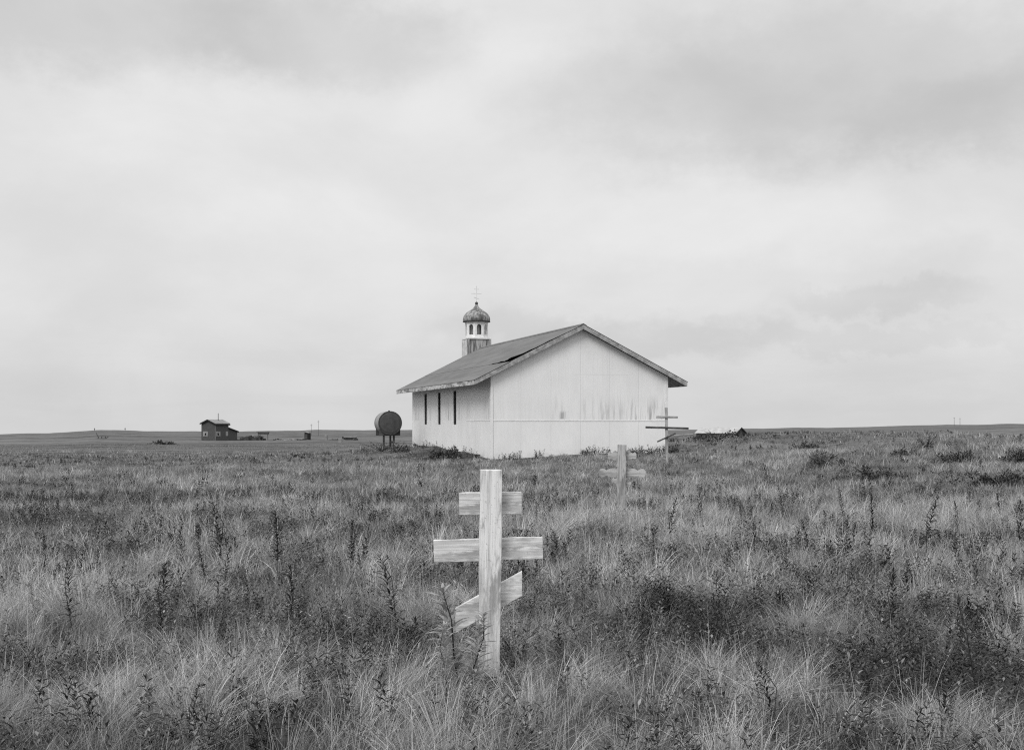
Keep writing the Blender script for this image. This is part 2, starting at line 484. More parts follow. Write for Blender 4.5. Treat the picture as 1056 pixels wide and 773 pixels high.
def course(x0, x1, ya, yb, lift, name, nx=40, ny=120):
    """roofing laid over one part of a slope; lift(x,y) is how far it has come up"""
    xs = np.linspace(x0, x1, nx); ys = np.concatenate([np.linspace(ya, ya + 5, ny // 2, endpoint=False), np.linspace(ya + 5, yb, ny // 2)])
    sgn = -1 if (x0 + x1) / 2 < CW / 2 else 1
    nrm = Vector((sgn * SL, 0, 1)).normalized()
    m = MB(); th = .012
    for top in (0, 1):
        for y in ys:
            for x in xs:
                h = .004 + lift(x, y) + th * top
                m.v.append((x + nrm.x * h, y, roof_z(x) - .03 + .012 + nrm.z * h))
    N = nx * ny
    for j in range(ny - 1):
        for i in range(nx - 1):
            a = j * nx + i
            m.f.append((a, a + 1, a + nx + 1, a + nx)); m.f.append((N + a, N + a + nx, N + a + nx + 1, N + a + 1))
    top_n = len(m.f)
    for j in range(ny - 1):
        for i in (0, nx - 1):
            a = j * nx + i; m.f.append((a, a + nx, N + a + nx, N + a))
    for i in range(nx - 1):
        for j in (0, ny - 1):
            a = j * nx + i; m.f.append((a, a + 1, N + a + 1, N + a))
    o = m.build(name, M['roofing'], roof, smooth=False)
    o.data.materials.append(M['tar'])
    k = 0
    for p in o.data.polygons:
        vs = p.vertices
        if not all(v >= N for v in vs): p.material_index = 1
        else: p.use_smooth = True
    return o
XS = .69
def lift_up(x, y):
    s = y - Y0; e = x - XS
    j = float(vnoise(np.array([x * 3.1]), np.array([y * 4.0]), 31)[0])
    a = .07 * max(0, 1 - s / 3.3) ** .7 * math.exp(-e / .35) * (.45 + 1.0 * j)
    f = (x - XS) / (CW / 2 - XS)
    jj = float(vnoise(np.array([x * 4.0]), np.array([.3]), 33)[0])
    b = .05 * math.exp(-s / .30) * (max(0, 1 - f * 1.25)) ** .6 * (.5 + .9 * jj)
    return min(.12, a + b)
def lift_low(x, y): return .0
course(XS, CW / 2, Y0 - .012, Y1 + .01, lift_up, 'roofing')
course(XE0 - .03, XS + .02, Y0 - .012, Y1 + .01, lift_low, 'roofing').location.z = -.006
course(CW / 2, XE1 + .03, Y0 - .012, Y1 + .01, lift_low, 'roofing')
m = MB(); m.prism([(CW / 2 - .14, RZ - .075 + .012), (CW / 2, RZ + .012), (CW / 2 + .14, RZ - .075 + .012), (CW / 2 + .14, RZ - .055 + .012), (CW / 2, RZ + .03), (CW / 2 - .14, RZ - .055 + .012)], Y0 + .01, Y1 - .02, 'y')
m.build('ridge_cap', M['roofing'], roof)
# entry porch beyond the far gable, carrying the cupola
PX, PY = CW / 2, 16.5
porch = MB(); porch.prism([(PX - 1.3, .1), (PX + 1.3, .1), (PX + 1.3, 3.6), (PX, 4.5), (PX - 1.3, 3.6)], CL + .002, CL + 2.9, 'y')
porch = porch.build('vestibule', M['gable_siding'], church)
pr = MB(); pr.prism([(PX - 1.6, 3.42), (PX, 4.53), (PX + 1.6, 3.42), (PX + 1.6, 3.52), (PX, 4.63), (PX - 1.6, 3.52)], Y1 + .03, CL + 3.2, 'y').build('roof', M['roofing'], porch)
# cupola
hb = .575
cup = MB(); cup.box(PX - hb, PX + hb, PY - hb, PY + hb, 4.2, 5.96)
cup = cup.build('cupola', M['cupola_base'], church)
for sx in (-1, 1):
    for sy in (-1, 1):
        x = PX + sx * hb; y = PY + sy * hb
        MB().box(x - .05, x + .05, y - .05, y + .05, 4.2, 5.95).build('corner_post', M['cupola_base'], cup)
MB().box(PX - hb - .06, PX - hb - .002, PY - hb + .053, PY + hb - .053, 4.2, 5.94).build('side_cladding', M['trim'], cup)
MB().box(PX - hb - .06, PX + hb + .06, PY - hb - .06, PY + hb + .06, 5.962, 6.05).build('cornice', M['white_paint'], cup, .01)
# octagonal lantern with an arched opening in every face
bm = bmesh.new(); RO = .60; Z0, Z1 = 6.052, 6.86
ap = RO * math.cos(math.pi / 8); hw = RO * math.sin(math.pi / 8)
for k in range(8):
    a = TH * 0 + k * math.pi / 4 + math.pi / 8 * 0
    n = Vector((math.cos(a), math.sin(a), 0)); t_ = Vector((-math.sin(a), math.cos(a), 0))
    def P(u, z, dep): return Vector((PX, PY, z)) + n * (ap - dep) + t_ * (u * (1 if dep == 0 else (ap - dep) / ap) if abs(u) > hw - 1e-6 else u)
    aw = .125; zs, zb = 6.58, 6.20
    arch = [(-aw, zb), (-aw, zs)] + [(-aw * math.cos(q), zs + aw * 1.25 * math.sin(q)) for q in [math.pi * i / 10 for i in range(1, 10)]] + [(aw, zs), (aw, zb)]
    for dep, flip in ((0, 0), (.08, 1)):
        fs = [[(-hw, Z0), (hw, Z0), (hw, zb), (-hw, zb)], [(-hw, zb), (-aw, zb), (-aw, zs), (-hw, zs)], [(aw, zb), (hw, zb), (hw, zs), (aw, zs)]]
        fs += [[(-hw, zs), (-aw, zs), (-aw, Z1), (-hw, Z1)], [(aw, zs), (hw, zs), (hw, Z1), (aw, Z1)]]
        top = arch[1:-1]
        for i in range(len(top) - 1):
            fs.append([top[i], top[i + 1], (top[i + 1][0], Z1), (top[i][0], Z1)])
        for q in fs:
            vs = [bm.verts.new(P(u, z, dep)) for u, z in q]
            bm.faces.new(vs if not flip else vs[::-1])
    ring = arch + [arch[0]]
    for i in range(len(ring) - 1):
        (u0, z0), (u1, z1) = ring[i], ring[i + 1]
        bm.faces.new([bm.verts.new(P(u0, z0, 0)), bm.verts.new(P(u1, z1, 0)), bm.verts.new(P(u1, z1, .08)), bm.verts.new(P(u0, z0, .08))])
bmesh.ops.remove_doubles(bm, verts=bm.verts, dist=.0008)
me = bpy.data.meshes.new('lantern'); bm.to_mesh(me); bm.free(); me.materials.append(M['white_paint'])
lan = bpy.data.objects.new('lantern', me); COL.objects.link(lan); lan.parent = cup
MB().lathe([(.30, 6.052), (.30, 6.86)], 12, PX, PY).build('lantern_core', M['cupola_base'], cup)
prof = [(.60, 6.862), (.67, 6.875), (.70, 6.93), (.71, 7.0), (.70, 7.08), (.67, 7.17), (.61, 7.27), (.52, 7.36), (.41, 7.44), (.30, 7.51), (.205, 7.58), (.13, 7.66), (.08, 7.74), (.05, 7.80)]
MB().lathe(prof, 40, PX, PY).build('onion_dome', M['dome'], cup, smooth=True)
MB().lathe([(.655, 6.864), (.715, 6.872), (.72, 6.905), (.705, 6.925), (.66, 6.93)], 40, PX, PY).build('dome_rim', M['dark_metal'], cup, smooth=False)
MB().lathe([(.02, 7.79), (.07, 7.80), (.085, 7.85), (.065, 7.90), (.02, 7.93)], 16, PX, PY).build('finial', M['dark_metal'], cup, smooth=True)
fc = MB(); fc.box(PX - .016, PX + .016, PY - .016, PY + .016, 7.92, 8.74)
fc.box(PX - .27, PX + .27, PY - .0145, PY + .0145, 8.335, 8.365); fc.box(PX - .13, PX + .13, PY - .0145, PY + .0145, 8.565, 8.595)
fc.quadbox([(PX - .14, PY - .018, 8.14), (PX + .14, PY - .018, 8.06), (PX + .14, PY + .018, 8.06), (PX - .14, PY + .018, 8.14), (PX - .14, PY - .018, 8.175), (PX + .14, PY - .018, 8.095), (PX + .14, PY + .018, 8.095), (PX - .14, PY + .018, 8.175)])
fc.build('roof_cross', M['white_paint'], cup)

# ------------------------------------------------------------------ grave crosses
def board(L, h, th, axis, name, mat, parent, loc, rot=(0, 0, 0), bev=.004, wobble=.003):
    """one sawn board, length L along its own axis, slightly uneven along its edges"""
    m = MB(); n = 9
    for i in range(n):
        t = -L / 2 + L * i / (n - 1)
        e = [random.uniform(-wobble, wobble) for _ in range(4)]
        ring = [(-th / 2, -h / 2 + e[0]), (th / 2, -h / 2 + e[1]), (th / 2, h / 2 + e[2]), (-th / 2, h / 2 + e[3])]
        for a, b in ring:
            m.v.append((t, a, b) if axis == 'x' else (b, a, t))
    for i in range(n - 1):
        for k in range(4):
            k2 = (k + 1) % 4; q = i * 4
            m.f.append((q + k, q + k2, q + 4 + k2, q + 4 + k))
    m.f.append((0, 1, 2, 3)); m.f.append(tuple((n - 1) * 4 + k for k in (3, 2, 1, 0)))
    o = m.build(name, mat, parent, 0, loc=loc, rot=rot)
    md = o.modifiers.new('edge', 'BEVEL'); md.width = bev; md.segments = 2; md.limit_method = 'ANGLE'
    return o

D1 = 7.76; S1 = F / D1
g1 = at(505, D1)
cross1 = thing('grave_cross', 'tall white worn wooden three bar grave cross standing nearest in the grass', 'cross', (g1.x, D1, 0), R(3))
def zc(v): return EYE - (v - V0) / S1
L1 = zc(484) + .35
board(L1, .134, .085, 'z', 'post', M['white_wood'], cross1, (0, 0, zc(484) - L1 / 2), (0, R(.7), 0), .006)
board(.388, .139, .034, 'x', 'cross_bar', M['white_wood_bar'], cross1, (.007, .060, zc(519.4)), (0, R(-.4), 0))
board(.677, .138, .034, 'x', 'cross_bar', M['white_wood_bar'], cross1, (-.006, .060, zc(567)), (0, R(-1.6), 0))
# slanted foot bar, its ends cut plumb
m = MB(); hw_, sl, hh = .207, .55, .077
pl = [(-hw_, -hw_ * sl - hh), (hw_, hw_ * sl - hh), (hw_, hw_ * sl + hh), (-hw_, -hw_ * sl + hh)]
foot = m.prism(pl, -.017, .017, 'y').build('foot_bar', wood('white painted worn foot bar', .48, .80, 0, .6, .20), cross1, .004, loc=(-.004, .060, zc(621.5)))

# the low ornate cross
D2 = 22.0
g2 = at(641, D2); zt2 = EYE - (458 - V0) / F * D2
cross2 = thing('grave_cross', 'weathered low grave cross with scalloped bar ends sunk in grass before the gable', 'cross', (g2.x, D2, 0), R(-2))
LL = zt2 - g2.z + .3
board(LL, .15, .07, 'z', 'post', M['pale_wood'], cross2, (0, 0, zt2 - LL / 2), (0, R(.6), 0), .012)
def scallop(hw_, h, lobes):
    """outline of a board whose ends are cut in rounded lobes"""
    top = []
    xs = np.linspace(.0, hw_, 40)
    for x in xs:
        e = x / hw_
        half = h / 2 * (1 - .12 * e)
        if e > .45:
            half *= .55 + .45 * abs(math.cos((e - .45) / .55 * math.pi * lobes))
        if e > .86: half *= math.sqrt(max(.05, 1 - ((e - .86) / .14) ** 2))
        top.append((x, half))
    up = [(-x, z) for x, z in top[::-1]] + top[1:]
    return up + [(x, -z * 1.0) for x, z in up[::-1]]
zz = lambda v: EYE - (v - V0) / F * D2
MB().prism(scallop(.25, .165, .9), .040, .068, 'y').build('cross_bar', M['pale_wood_bar'], cross2, 0, loc=(.01, 0, zz(470)), rot=(0, R(-1), 0))
MB().prism(scallop(.41, .17, 1.3), .040, .068, 'y').build('cross_bar', M['pale_wood_bar'], cross2, 0, loc=(.015, 0, zz(487.5)), rot=(0, R(.5), 0))
MB().prism(scallop(.17, .11, 1.0), .040, .066, 'y').build('foot_bar', M['pale_wood_bar'], cross2, 0, loc=(.0, 0, zz(497)), rot=(0, R(14), 0))

# the dark cross by the church corner
D3 = 43.5
g3 = at(687.5, D3); zz3 = lambda v: EYE - (v - V0) / F * D3
cross3 = thing('grave_cross', 'thin dark grave cross with long sagging bars beside the right church corner', 'cross', (g3.x, D3, 0), R(4))
LL = zz3(420) - g3.z + .3
board(LL, .09, .08, 'z', 'post', M['grey_wood'], cross3, (0, 0, zz3(420) - LL / 2), (0, R(-.8), 0), .008)
board(.75, .075, .035, 'x', 'cross_bar', M['grey_wood_bar'], cross3, (0, -.06, zz3(430)), (0, R(.8), 0))
board(1.50, .07, .05, 'x', 'cross_bar', M['dark_wood'], cross3, (0, -.066, zz3(441)), (0, R(1.6), 0))
board(.70, .05, .035, 'x', 'foot_bar', M['dark_wood'], cross3, (-.02, -.06, zz3(451)), (0, R(-24), 0))
p = on_ground(703, 450, .2)
tag(board(1.5, .14, .04, 'x', 'weathered_board', M['grey_wood_bar'], None, (p.x, p.y + 1.0, p.z + .22), (R(20), R(-3), R(12))), 'grey plank lying in the grass just right of the dark cross', 'board')

# ------------------------------------------------------------------ fuel tank
DT = 59.5
tp = Vector(((402.4 - U0) / F * DT, DT, EYE + 1.0 / F * DT))
tank = thing('fuel_tank', 'round dark ended fuel tank lying on a timber stand left of the church', 'tank', (tp.x, tp.y, gz(tp.x, tp.y)), R(12))
tz = tp.z - tank.location.z; rt = .55; LT = 2.0
def ytube(r0, y0, y1, name, mat, seg=40, prof=None, **k):
    m = MB(); prof = prof or [(r0, y0), (r0, y1)]
    m.lathe(prof, seg)
    m.v = [(x, z, y + tz) for x, y, z in m.v]
    return m.build(name, mat, tank, **k)
ytube(rt, .02, LT, 'shell', M['tank_side'], smooth=True)
ytube(0, 0, 0, 'end_cap', M['black_metal'], prof=[(.03, -.035), (.25, -.03), (.45, -.012), (rt - .012, .019), (rt - .012, .03)], smooth=False)
ytube(0, 0, 0, 'rim', M['dark_metal'], prof=[(rt - .02, .0), (rt + .012, .0), (rt + .012, .045), (rt + .001, .05)])
MB().tube([(0, .5, tz + rt - .02), (0, .5, tz + rt + .05)], [.04, .04], 10).build('filler_pipe', M['dark_metal'], tank)
for y, xs in ((.25, (.20,)), (LT - .3, (-.12, .20))):
    cr = MB(); cr.box(-.50, .50, y - .05, y + .05, tz - rt - .05, tz - rt + .05); cr.prism([(-.50, tz - rt + .05), (-.26, tz - rt + .05), (-.5, tz - rt + .28)], y - .045, y + .045, 'y'); cr.prism([(.50, tz - rt + .05), (.26, tz - rt + .05), (.5, tz - rt + .28)], y - .045, y + .045, 'y')
    cr.build('cradle', M['dark_wood'], tank)
    for x in xs:
        MB().box(x - .045, x + .045, y - .045, y + .045, -.4, tz - rt - .052).build('leg', M['dark_wood'], tank)
MB().box(.165, .235, .302, LT - .352, tz - rt - .40, tz - rt - .32).build('brace', M['dark_wood'], tank)

# ------------------------------------------------------------------ far house and what lies about it
DH = 262.0
hp = at(222, DH); SH = F / DH
house = thing('house', 'small dark boarded house with lean-to and stovepipe on the left plain', 'house', hp, R(-31))
hw2, hl, hh2, hr = 3.95, 3.9, 3.55, .75
base = -.6
MB().prism([(-hw2, base), (0, base), (0, hh2), (-hw2 / 2, hh2 + hr), (-hw2, hh2)], 0, hl, 'y').build('wall', M['house_wood'], house)
for s in (-1, 1):
    x0 = -hw2 / 2; e = x0 + s * (hw2 / 2 + .16); ze = hh2 - .16 * hr / (hw2 / 2) * 1.0
    MB().prism([(x0, hh2 + hr + .02), (e, ze + .02), (e, ze + .14), (x0, hh2 + hr + .14)], -.3, hl + .3, 'y').build('roof', M['house_roof'], house)
    MB().prism([(x0, hh2 + hr - .14), (e, ze - .14), (e, ze + .16), (x0, hh2 + hr + .16)], -.36, -.302, 'y').build('rake_board', M['dark_roof'], house)
MB().box(.162, .22, -.3, hl + .3, hh2 - .34, hh2 - .05).build('fascia', M['dark_roof'], house)
def far_window(x0, x1, y0, y1, z0, z1, hole):
    w = MB().box(x0, x1, y0, y1, z0, z1).build('window', M['pale_board'], house)
    if hole: MB().box(*hole).build('pane', M['void'], w)
far_window(-hw2 + .5, -hw2 + 1.85, -.06, -.003, .95, 1.95, (-hw2 + 1.05, -hw2 + 1.45, -.085, -.062, 1.15, 1.6))
far_window(  .003, .06, .25, 1.45, .95, 1.95, (.062, .085, .6, 1.0, 1.15, 1.6))
far_window(.003, .06, hl - .85, hl - .2, 1.0, 1.95, None)
MB().box(-.02, .02, -.025, .05, base, hh2 - .2).build('corner_board', M['pale_board'], house)
lean = MB().prism([(hl + .002, base), (hl + 2.7, base), (hl + 2.7, 1.8), (hl + .002, 2.5)], -2.8, -.1, 'x').build('lean_to', M['house_wood'], house)
MB().prism([(hl + .01, 2.52), (hl + 3.0, 1.72), (hl + 3.0, 1.95), (hl + .01, 2.77)], -3.0, .15, 'x').build('roof', M['dark_roof'], lean)
MB().tube([(-1.4, 2.3, hh2 + .3), (-1.4, 2.3, hh2 + 2.2)], [.07, .06], 8).build('stovepipe', M['dark_metal'], house)

def heap(name, u, d, w, h, dep, mat, label, cat, seed=0, sink=.1):
    """a low irregular lump of odd planks, drums and sheet"""
    rnd = random.Random(seed); g = at(u, d); m = MB()
    for i in range(14):
        x = rnd.gauss(0, w / 4.2); y = rnd.gauss(0, dep / 4); a = rnd.uniform(0, 3.14)
        l = rnd.uniform(.3, .75) * w * .6; t_ = rnd.uniform(.05, .16); k = rnd.uniform(.25, .8) * h * max(.25, 1 - abs(x) / w * 1.4)
        if i == 0: x = y = 0; a = .1; l = w * .95; k = .3 * h      # the long piece the rest lies on
        c, s = math.cos(a) * l / 2, math.sin(a) * l / 2; ti = rnd.uniform(-.3, .3) * h
        nx_, ny_ = -math.sin(a) * t_, math.cos(a) * t_
        m.quadbox([(x - c - nx_, y - s - ny_, -sink), (x + c - nx_, y + s - ny_, -sink), (x + c + nx_, y + s + ny_, -sink), (x - c + nx_, y - s + ny_, -sink),
                   (x - c - nx_, y - s - ny_, k - ti), (x + c - nx_, y + s - ny_, k + ti), (x + c + nx_, y + s + ny_, k + ti), (x - c + nx_, y - s + ny_, k - ti)])
    return tag(m.build(name, mat, None, loc=g), label, cat)
GJ = 'scrap lying round the far house'
heap('scrap_heap', 257, 255, 3.2, 1.4, 2, M['dark_metal'], 'dark heap of scrap in the open just right of the far house', 'scrap heap', 3)
heap('scrap_heap', 249.5, 252, 1.9, .8, 1.5, M['dark_metal'], 'lowest dark scrap lump close to the far house lean-to', 'scrap heap', 4)
heap('scrap_heap', 267.5, 258, 3.0, 1.2, 2, M['dark_metal'], 'dark scrap lump below the raised dark frame on the left plain', 'scrap heap', 5)
heap('lumber_pile', 303, 285, 4.0, .5, 2, M['pale_board'], 'pale stacked boards lying flat beside the small dark shed', 'lumber pile', 6)
heap('scrap_heap', 313, 262, 3.0, .7, 2, M['dark_metal'], 'dark low scrap in front of the small dark shed', 'scrap heap', 7)
heap('scrap_heap', 286, 262, 1.8, .55, 1.2, M['dark_metal'], 'lone flat dark scrap lump midway between house and small shed', 'scrap heap', 8)
heap('scrap_heap', 345, 262, 2.2, .5, 1.5, M['dark_metal'], 'low dark scrap between the white drum and the skiff', 'scrap heap', 12)
heap('lumber_pile', 293, 250, 3.2, .4, 1.6, M['pale_board'], 'pale low boards between the lone scrap lump and the small shed', 'lumber pile', 13)
heap('scrap_heap', 366, 240, 1.3, .6, 1.2, M['dark_metal'], 'small dark scrap lump in front of the skiff', 'scrap heap', 9)
# raised dark frame (fish rack)
g = at(271.5, 285)
rack = thing('drying_rack', 'dark low timber drying rack standing above the scrap heaps', 'drying rack', g, R(10))
for sx in (-1, 1):
    MB().box(sx * 1.0 - .07, sx * 1.0 + .07, -.07, .07, -.3, 1.75).build('post', M['dark_wood'], rack)
m = MB(); m.box(-1.5, 1.5, -.35, .35, 1.75, 1.85); m.box(-1.2, 1.3, -.25, .25, 1.25, 1.72); m.build('rack_top', M['dark_wood'], rack)
# pale drum
def drum(u, d, label, mat, r=.3, h=.9):
    g = at(u, d)
    t_ = thing('oil_drum', label, 'drum', g)
    MB().lathe([(r * .96, -.1), (r, -.08), (r, h / 3), (r * 1.04, h / 3 + .02), (r, h / 3 + .05), (r, 2 * h / 3), (r * 1.04, 2 * h / 3 + .02), (r, 2 * h / 3 + .05), (r, h - .02), (r * .95, h)], 16).build('drum_shell', mat, t_)
    MB().lathe([(r * .8, h + .002), (r * .8, h + .02)], 16).build('lid', mat, t_)
drum(261.3, 275, 'pale upright drum between the scrap heap and the drying rack', M['house_roof'], .5, 1.1)
drum(336.5, 250, 'slim white upright drum alone between the poles and the skiff', M['house_roof'], .32, 1.1)
drum(351, 190, 'tiny white drum lowest on the plain in front of the skiff', M['house_roof'], .30, .5)
# small dark shed
g = at(317.2, 275)
shed = thing('small_shed', 'narrow dark upright shed beside the pale boards on the left plain', 'shed', g, R(-20))
MB().prism([(-.5, -.3), (.5, -.3), (.5, 1.55), (-.5, 1.75)], -.5, .5, 'y').build('wall', M['dark_roof'], shed)
MB().prism([(-.6, 1.79), (.6, 1.54), (.6, 1.62), (-.6, 1.87)], -.6, .6, 'y').build('roof', M['house_roof'], shed)
MB().box(-.3, .2, -.53, -.503, -.2, 1.3).build('door', M['house_wood'], shed)
# poles behind it
for u, d, h, lab in ((321, 420, 4.0, 'shorter thin pole of the pair beyond the small dark shed'), (328.3, 420, 5.2, 'taller thin pole of the pair beyond the small dark shed')):
    g = at(u, d); t_ = thing('thin_pole', lab, 'pole', g)
    MB().tube([(0, 0, -.5), (.05, 0, h)], [.06, .04], 6).build('shaft', M['pole_wood'], t_)
    MB().box(-.35, .35, -.04, .04, h - .5, h - .4).build('cross_arm', M['pole_wood'], t_)
# skiff
g = at(361, 250)
boat = thing('skiff', 'pale hulled skiff drawn up on the plain left of the tank', 'boat', (g.x, g.y, g.z), R(7)); boat.scale = (.8, .8, .8)
def hull(scale, z0, z1, nm, mat, inner=False):
    m = MB(); n = 12
    for i in range(n + 1):
        t = i / n; x = -1.6 + 3.2 * t
        w = .62 * (1 - max(0, (t - .55) / .45) ** 2 * .96) * scale; rise = .25 * max(0, (t - .5) / .5) ** 2
        m.v += [(x, -w, z1 + rise), (x, -w * .75, z0 + rise * .5), (x, w * .75, z0 + rise * .5), (x, w, z1 + rise)]
    for i in range(n):
        for k in range(3 if inner else 4):
            k2 = (k + 1) % 4; q = i * 4
            m.f.append((q + k, q + k2, q + 4 + k2, q + 4 + k))
    m.f.append((0, 1, 2, 3)); m.f.append((n * 4 + 3, n * 4 + 2, n * 4 + 1, n * 4))
    return m.build(nm, mat, boat)
hull(1.0, .25, .72, 'hull', M['dark_metal']); hull(1.04, .70, .86, 'gunwale', M['white_metal'])
MB().box(-1.95, -1.62, -.16, .16, .4, 1.05).build('outboard_motor', M['dark_metal'], boat)
MB().box(-1.2, 1.0, -.5, .5, -.2, .26).build('keel_blocks', M['dark_wood'], boat)
# sled frame at far left
g = at(106, 265)
sled = thing('sled', 'dark wooden sled frame left on the plain far left', 'sled', g, R(25))
for s in (-1, 1):
    MB().tube([(-1.1, s * .35, .05), (.7, s * .35, .05), (1.2, s * .35, .45)], [.05, .05, .05], 6).build('runner', M['dark_wood'], sled)
m = MB()
for i in range(6): m.box(-1.0 + i * .36, -.84 + i * .36, -.4, .4, .42, .48)
m.build('deck', M['dark_wood'], sled)
for x in (-.9, -.2, .5):
    for s in (-1, 1): MB().box(x - .04, x + .04, s * .35 - .04, s * .35 + .04, .05, .42).build('upright', M['dark_wood'], sled)
MB().tube([(-1.0, -.35, .48), (-1.3, -.35, 1.15), (-1.3, .35, 1.15), (-1.0, .35, .48)], [.04] * 4, 6).build('handle_bar', M['dark_wood'], sled)
# low shed beyond the rise on the right
DSH = 172.0
x = (764.0 - U0) / F * DSH; zr = EYE - (440.9 - V0) / F * DSH
low = thing('low_shed', 'low shed with pale roof half hidden behind the grassy rise', 'shed', (x, DSH, gz(x, DSH)), R(-33))
rz = zr - low.location.z; gw = 1.60
MB().prism([(-gw, -.5), (gw, -.5), (gw, rz - .70), (0, rz - .05), (-gw, rz - .70)], -5.9, 0, 'x').build('wall', M['house_wood'], low)
for s in (-1, 1):
    MB().prism([(0, rz - .04), (s * (gw + .2), rz - .79), (s * (gw + .2), rz - .71), (0, rz + .04)], -6.05, .1, 'x').build('roof', M['pale_roof'], low)
    MB().prism([(0, rz - .12), (s * (gw + .23), rz - .91), (s * (gw + .23), rz - .71), (0, rz + .06)], .102, .16, 'x').build('rake_board', M['dark_roof'], low)
MB().box(.003, .04, -.35, .35, -.3, rz - .6).build('door', M['dark_wood'], low)
# utility poles and posts on the skyline
for u, h, lab in ((984, 10.0, 'left pole of the two utility poles on the right skyline'), (990, 9.5, 'right pole of the two utility poles on the right skyline')):
    g = at(u, 1500); t_ = thing('utility_pole', lab, 'utility pole', g)
    MB().tube([(0, 0, -1), (0, 0, h)], [.24, .17], 8).build('shaft', M['pole_wood'], t_)
    MB().box(-1.0, 1.0, -.1, .1, h - .9, h - .65).build('cross_arm', M['pole_wood'], t_)
for u, d, h, lab in ((97.5, 1900, 4.0, 'left stub post on the low mound of the left skyline'), (129, 1900, 4.5, 'right stub post on the low mound of the left skyline'), (740.5, 900, 3.2, 'short post on the skyline above the low pale roofed shed')):
    g = at(u, d)
    m = MB(); m.tube([(0, 0, -1), (0, 0, h * .7), (.05, 0, h)], [.55, .5, .4], 8); m.box(-.9, .9, -.2, .2, h * .55, h * .72)
    tag(m.build('marker_post', M['pole_wood'], None, loc=g), lab, 'post')

# ------------------------------------------------------------------ grass
church_inv = Matrix.Translation((-.8, 48.5, 0)) @ Matrix.Rotation(TH, 4, 'Z')
cI = np.array(church_inv.inverted())
def outside_church(x, y):
    lx = cI[0, 0] * x + cI[0, 1] * y + cI[0, 3]; ly = cI[1, 0] * x + cI[1, 1] * y + cI[1, 3]
    return ~((lx > -.06) & (lx < CW + .06) & (ly > -.06) & (ly < CL + 3.0))

# patches of lower, darker or paler growth: bearing, sight line, half sizes (m), weight (- dark, + pale)
PATCH = [(385, 655, 1.3, .8, -.9), (330, 640, .9, .6, -.5), (120, 650, 1.0, .7, -.6), (590, 610, .9, 1.2, -.7), (650, 640, .5, .5, -.5), (740, 645, .6, .5, -.8),
         (690, 612, .35, .3, -.7), (920, 660, 1.3, .9, -.8), (1020, 690, 1.0, .8, -.6), (560, 735, .7, .6, -.6), (800, 735, .7, .5, -.7), (50, 745, .8, .5, -.6), (860, 610, .9, .6, -.6), (1000, 585, 1.6, 1.2, -.5),
         (260, 700, 1.0, .8, .7), (230, 580, 2.6, 2.0, .45), (720, 560, 3.0, 2.2, .7), (860, 540, 4.0, 3.0, .6), (970, 520, 4, 4, .4), (680, 690, .8, .6, .4), (820, 690, .5, .9, .5), (440, 720, .7, .5, .4), (600, 525, 2.5, 3, .25),
         (900, 484, 1.6, 2.2, -1.0), (1030, 488, 1.5, 2.0, -1.0), (40, 510, 3.0, 3.0, -.7), (180, 505, 3.5, 2.5, -.8), (290, 497, 3, 2.0, -.7), (100, 492, 5, 3.0, -.5), (440, 540, 1.0, 1.6, -.4), (400, 470, 4, 2, -.15), (960, 480, 3, 3, -.4)]
PW = []
for u, v, a, b, w in PATCH:
    q = on_ground(u, v, .2); PW.append((q.x, q.y, a, b, w))
def tone_field(x, y):
    n = (fbm(x / 2.6, y / 2.6, 41, 3) - .5) * 1.6 + (fbm(x / .55, y / .75, 51, 2) - .5) * 2.2 + .12
    k = .35 + 1.3 * fbm(x / 1.1, y / 1.1, 57, 2)
    for px, py, a, b, w in PW:
        n = n + w * .50 * k * np.exp(-((x - px) / a) ** 2 - ((y - py) / b) ** 2)
    return n

def sample(d0, d1, n, margin=2.5, power=1.0):
    """spots spread evenly over the ground between two distances"""
    k = int(n * 1.0)
    y = np.sqrt(RNG.uniform(d0 * d0, d1 * d1, k))
    hw = .44 * y + margin
    x = RNG.uniform(-1, 1, k) * hw
    return x, y

def blades(x, y, h, w, lean, laz, faz, tone, levels):
    z = ground_z(x, y) - .02
    n = len(x); L = len(levels)
    V = []; T = []
    sx = np.cos(faz); sy = np.sin(faz)
    for i, t in enumerate(levels):
        off = lean * h * t ** 1.9
        px = x + np.cos(laz) * off; py = y + np.sin(laz) * off
        pz = z + h * (t - .32 * np.minimum(lean, 1.2) * t * t)
        if i < L - 1:
            ww = w * (1 - t * .75) * .5
            V.append(np.stack([px - sx * ww, py - sy * ww, pz], -1)); V.append(np.stack([px + sx * ww, py + sy * ww, pz], -1))
        else: V.append(np.stack([px, py, pz], -1))
    K = 2 * (L - 1) + 1
    V = np.stack(V, 1)
    base = np.arange(n)[:, None] * K
    q = [base + np.array([[2 * i, 2 * i + 1, 2 * i + 3, 2 * i + 2]]) for i in range(L - 2)]
    quads = np.stack(q, 1).reshape(-1, 4) if q else np.zeros((0, 4), int)
    tris = base + np.array([[2 * (L - 2), 2 * (L - 2) + 1, 2 * (L - 1)]])
    return V.reshape(-1, 3), quads, tris, np.repeat(tone, K)

def tone_of(f, n, sd=.38):
    """reflectance of a blade: pale straw where the field is high, green and dark where it is low"""
    base = .145 + .29 * sstep(-1.1, 1.2, f)
    return np.clip(base * np.exp(RNG.normal(0, sd, n)), .025, .58)

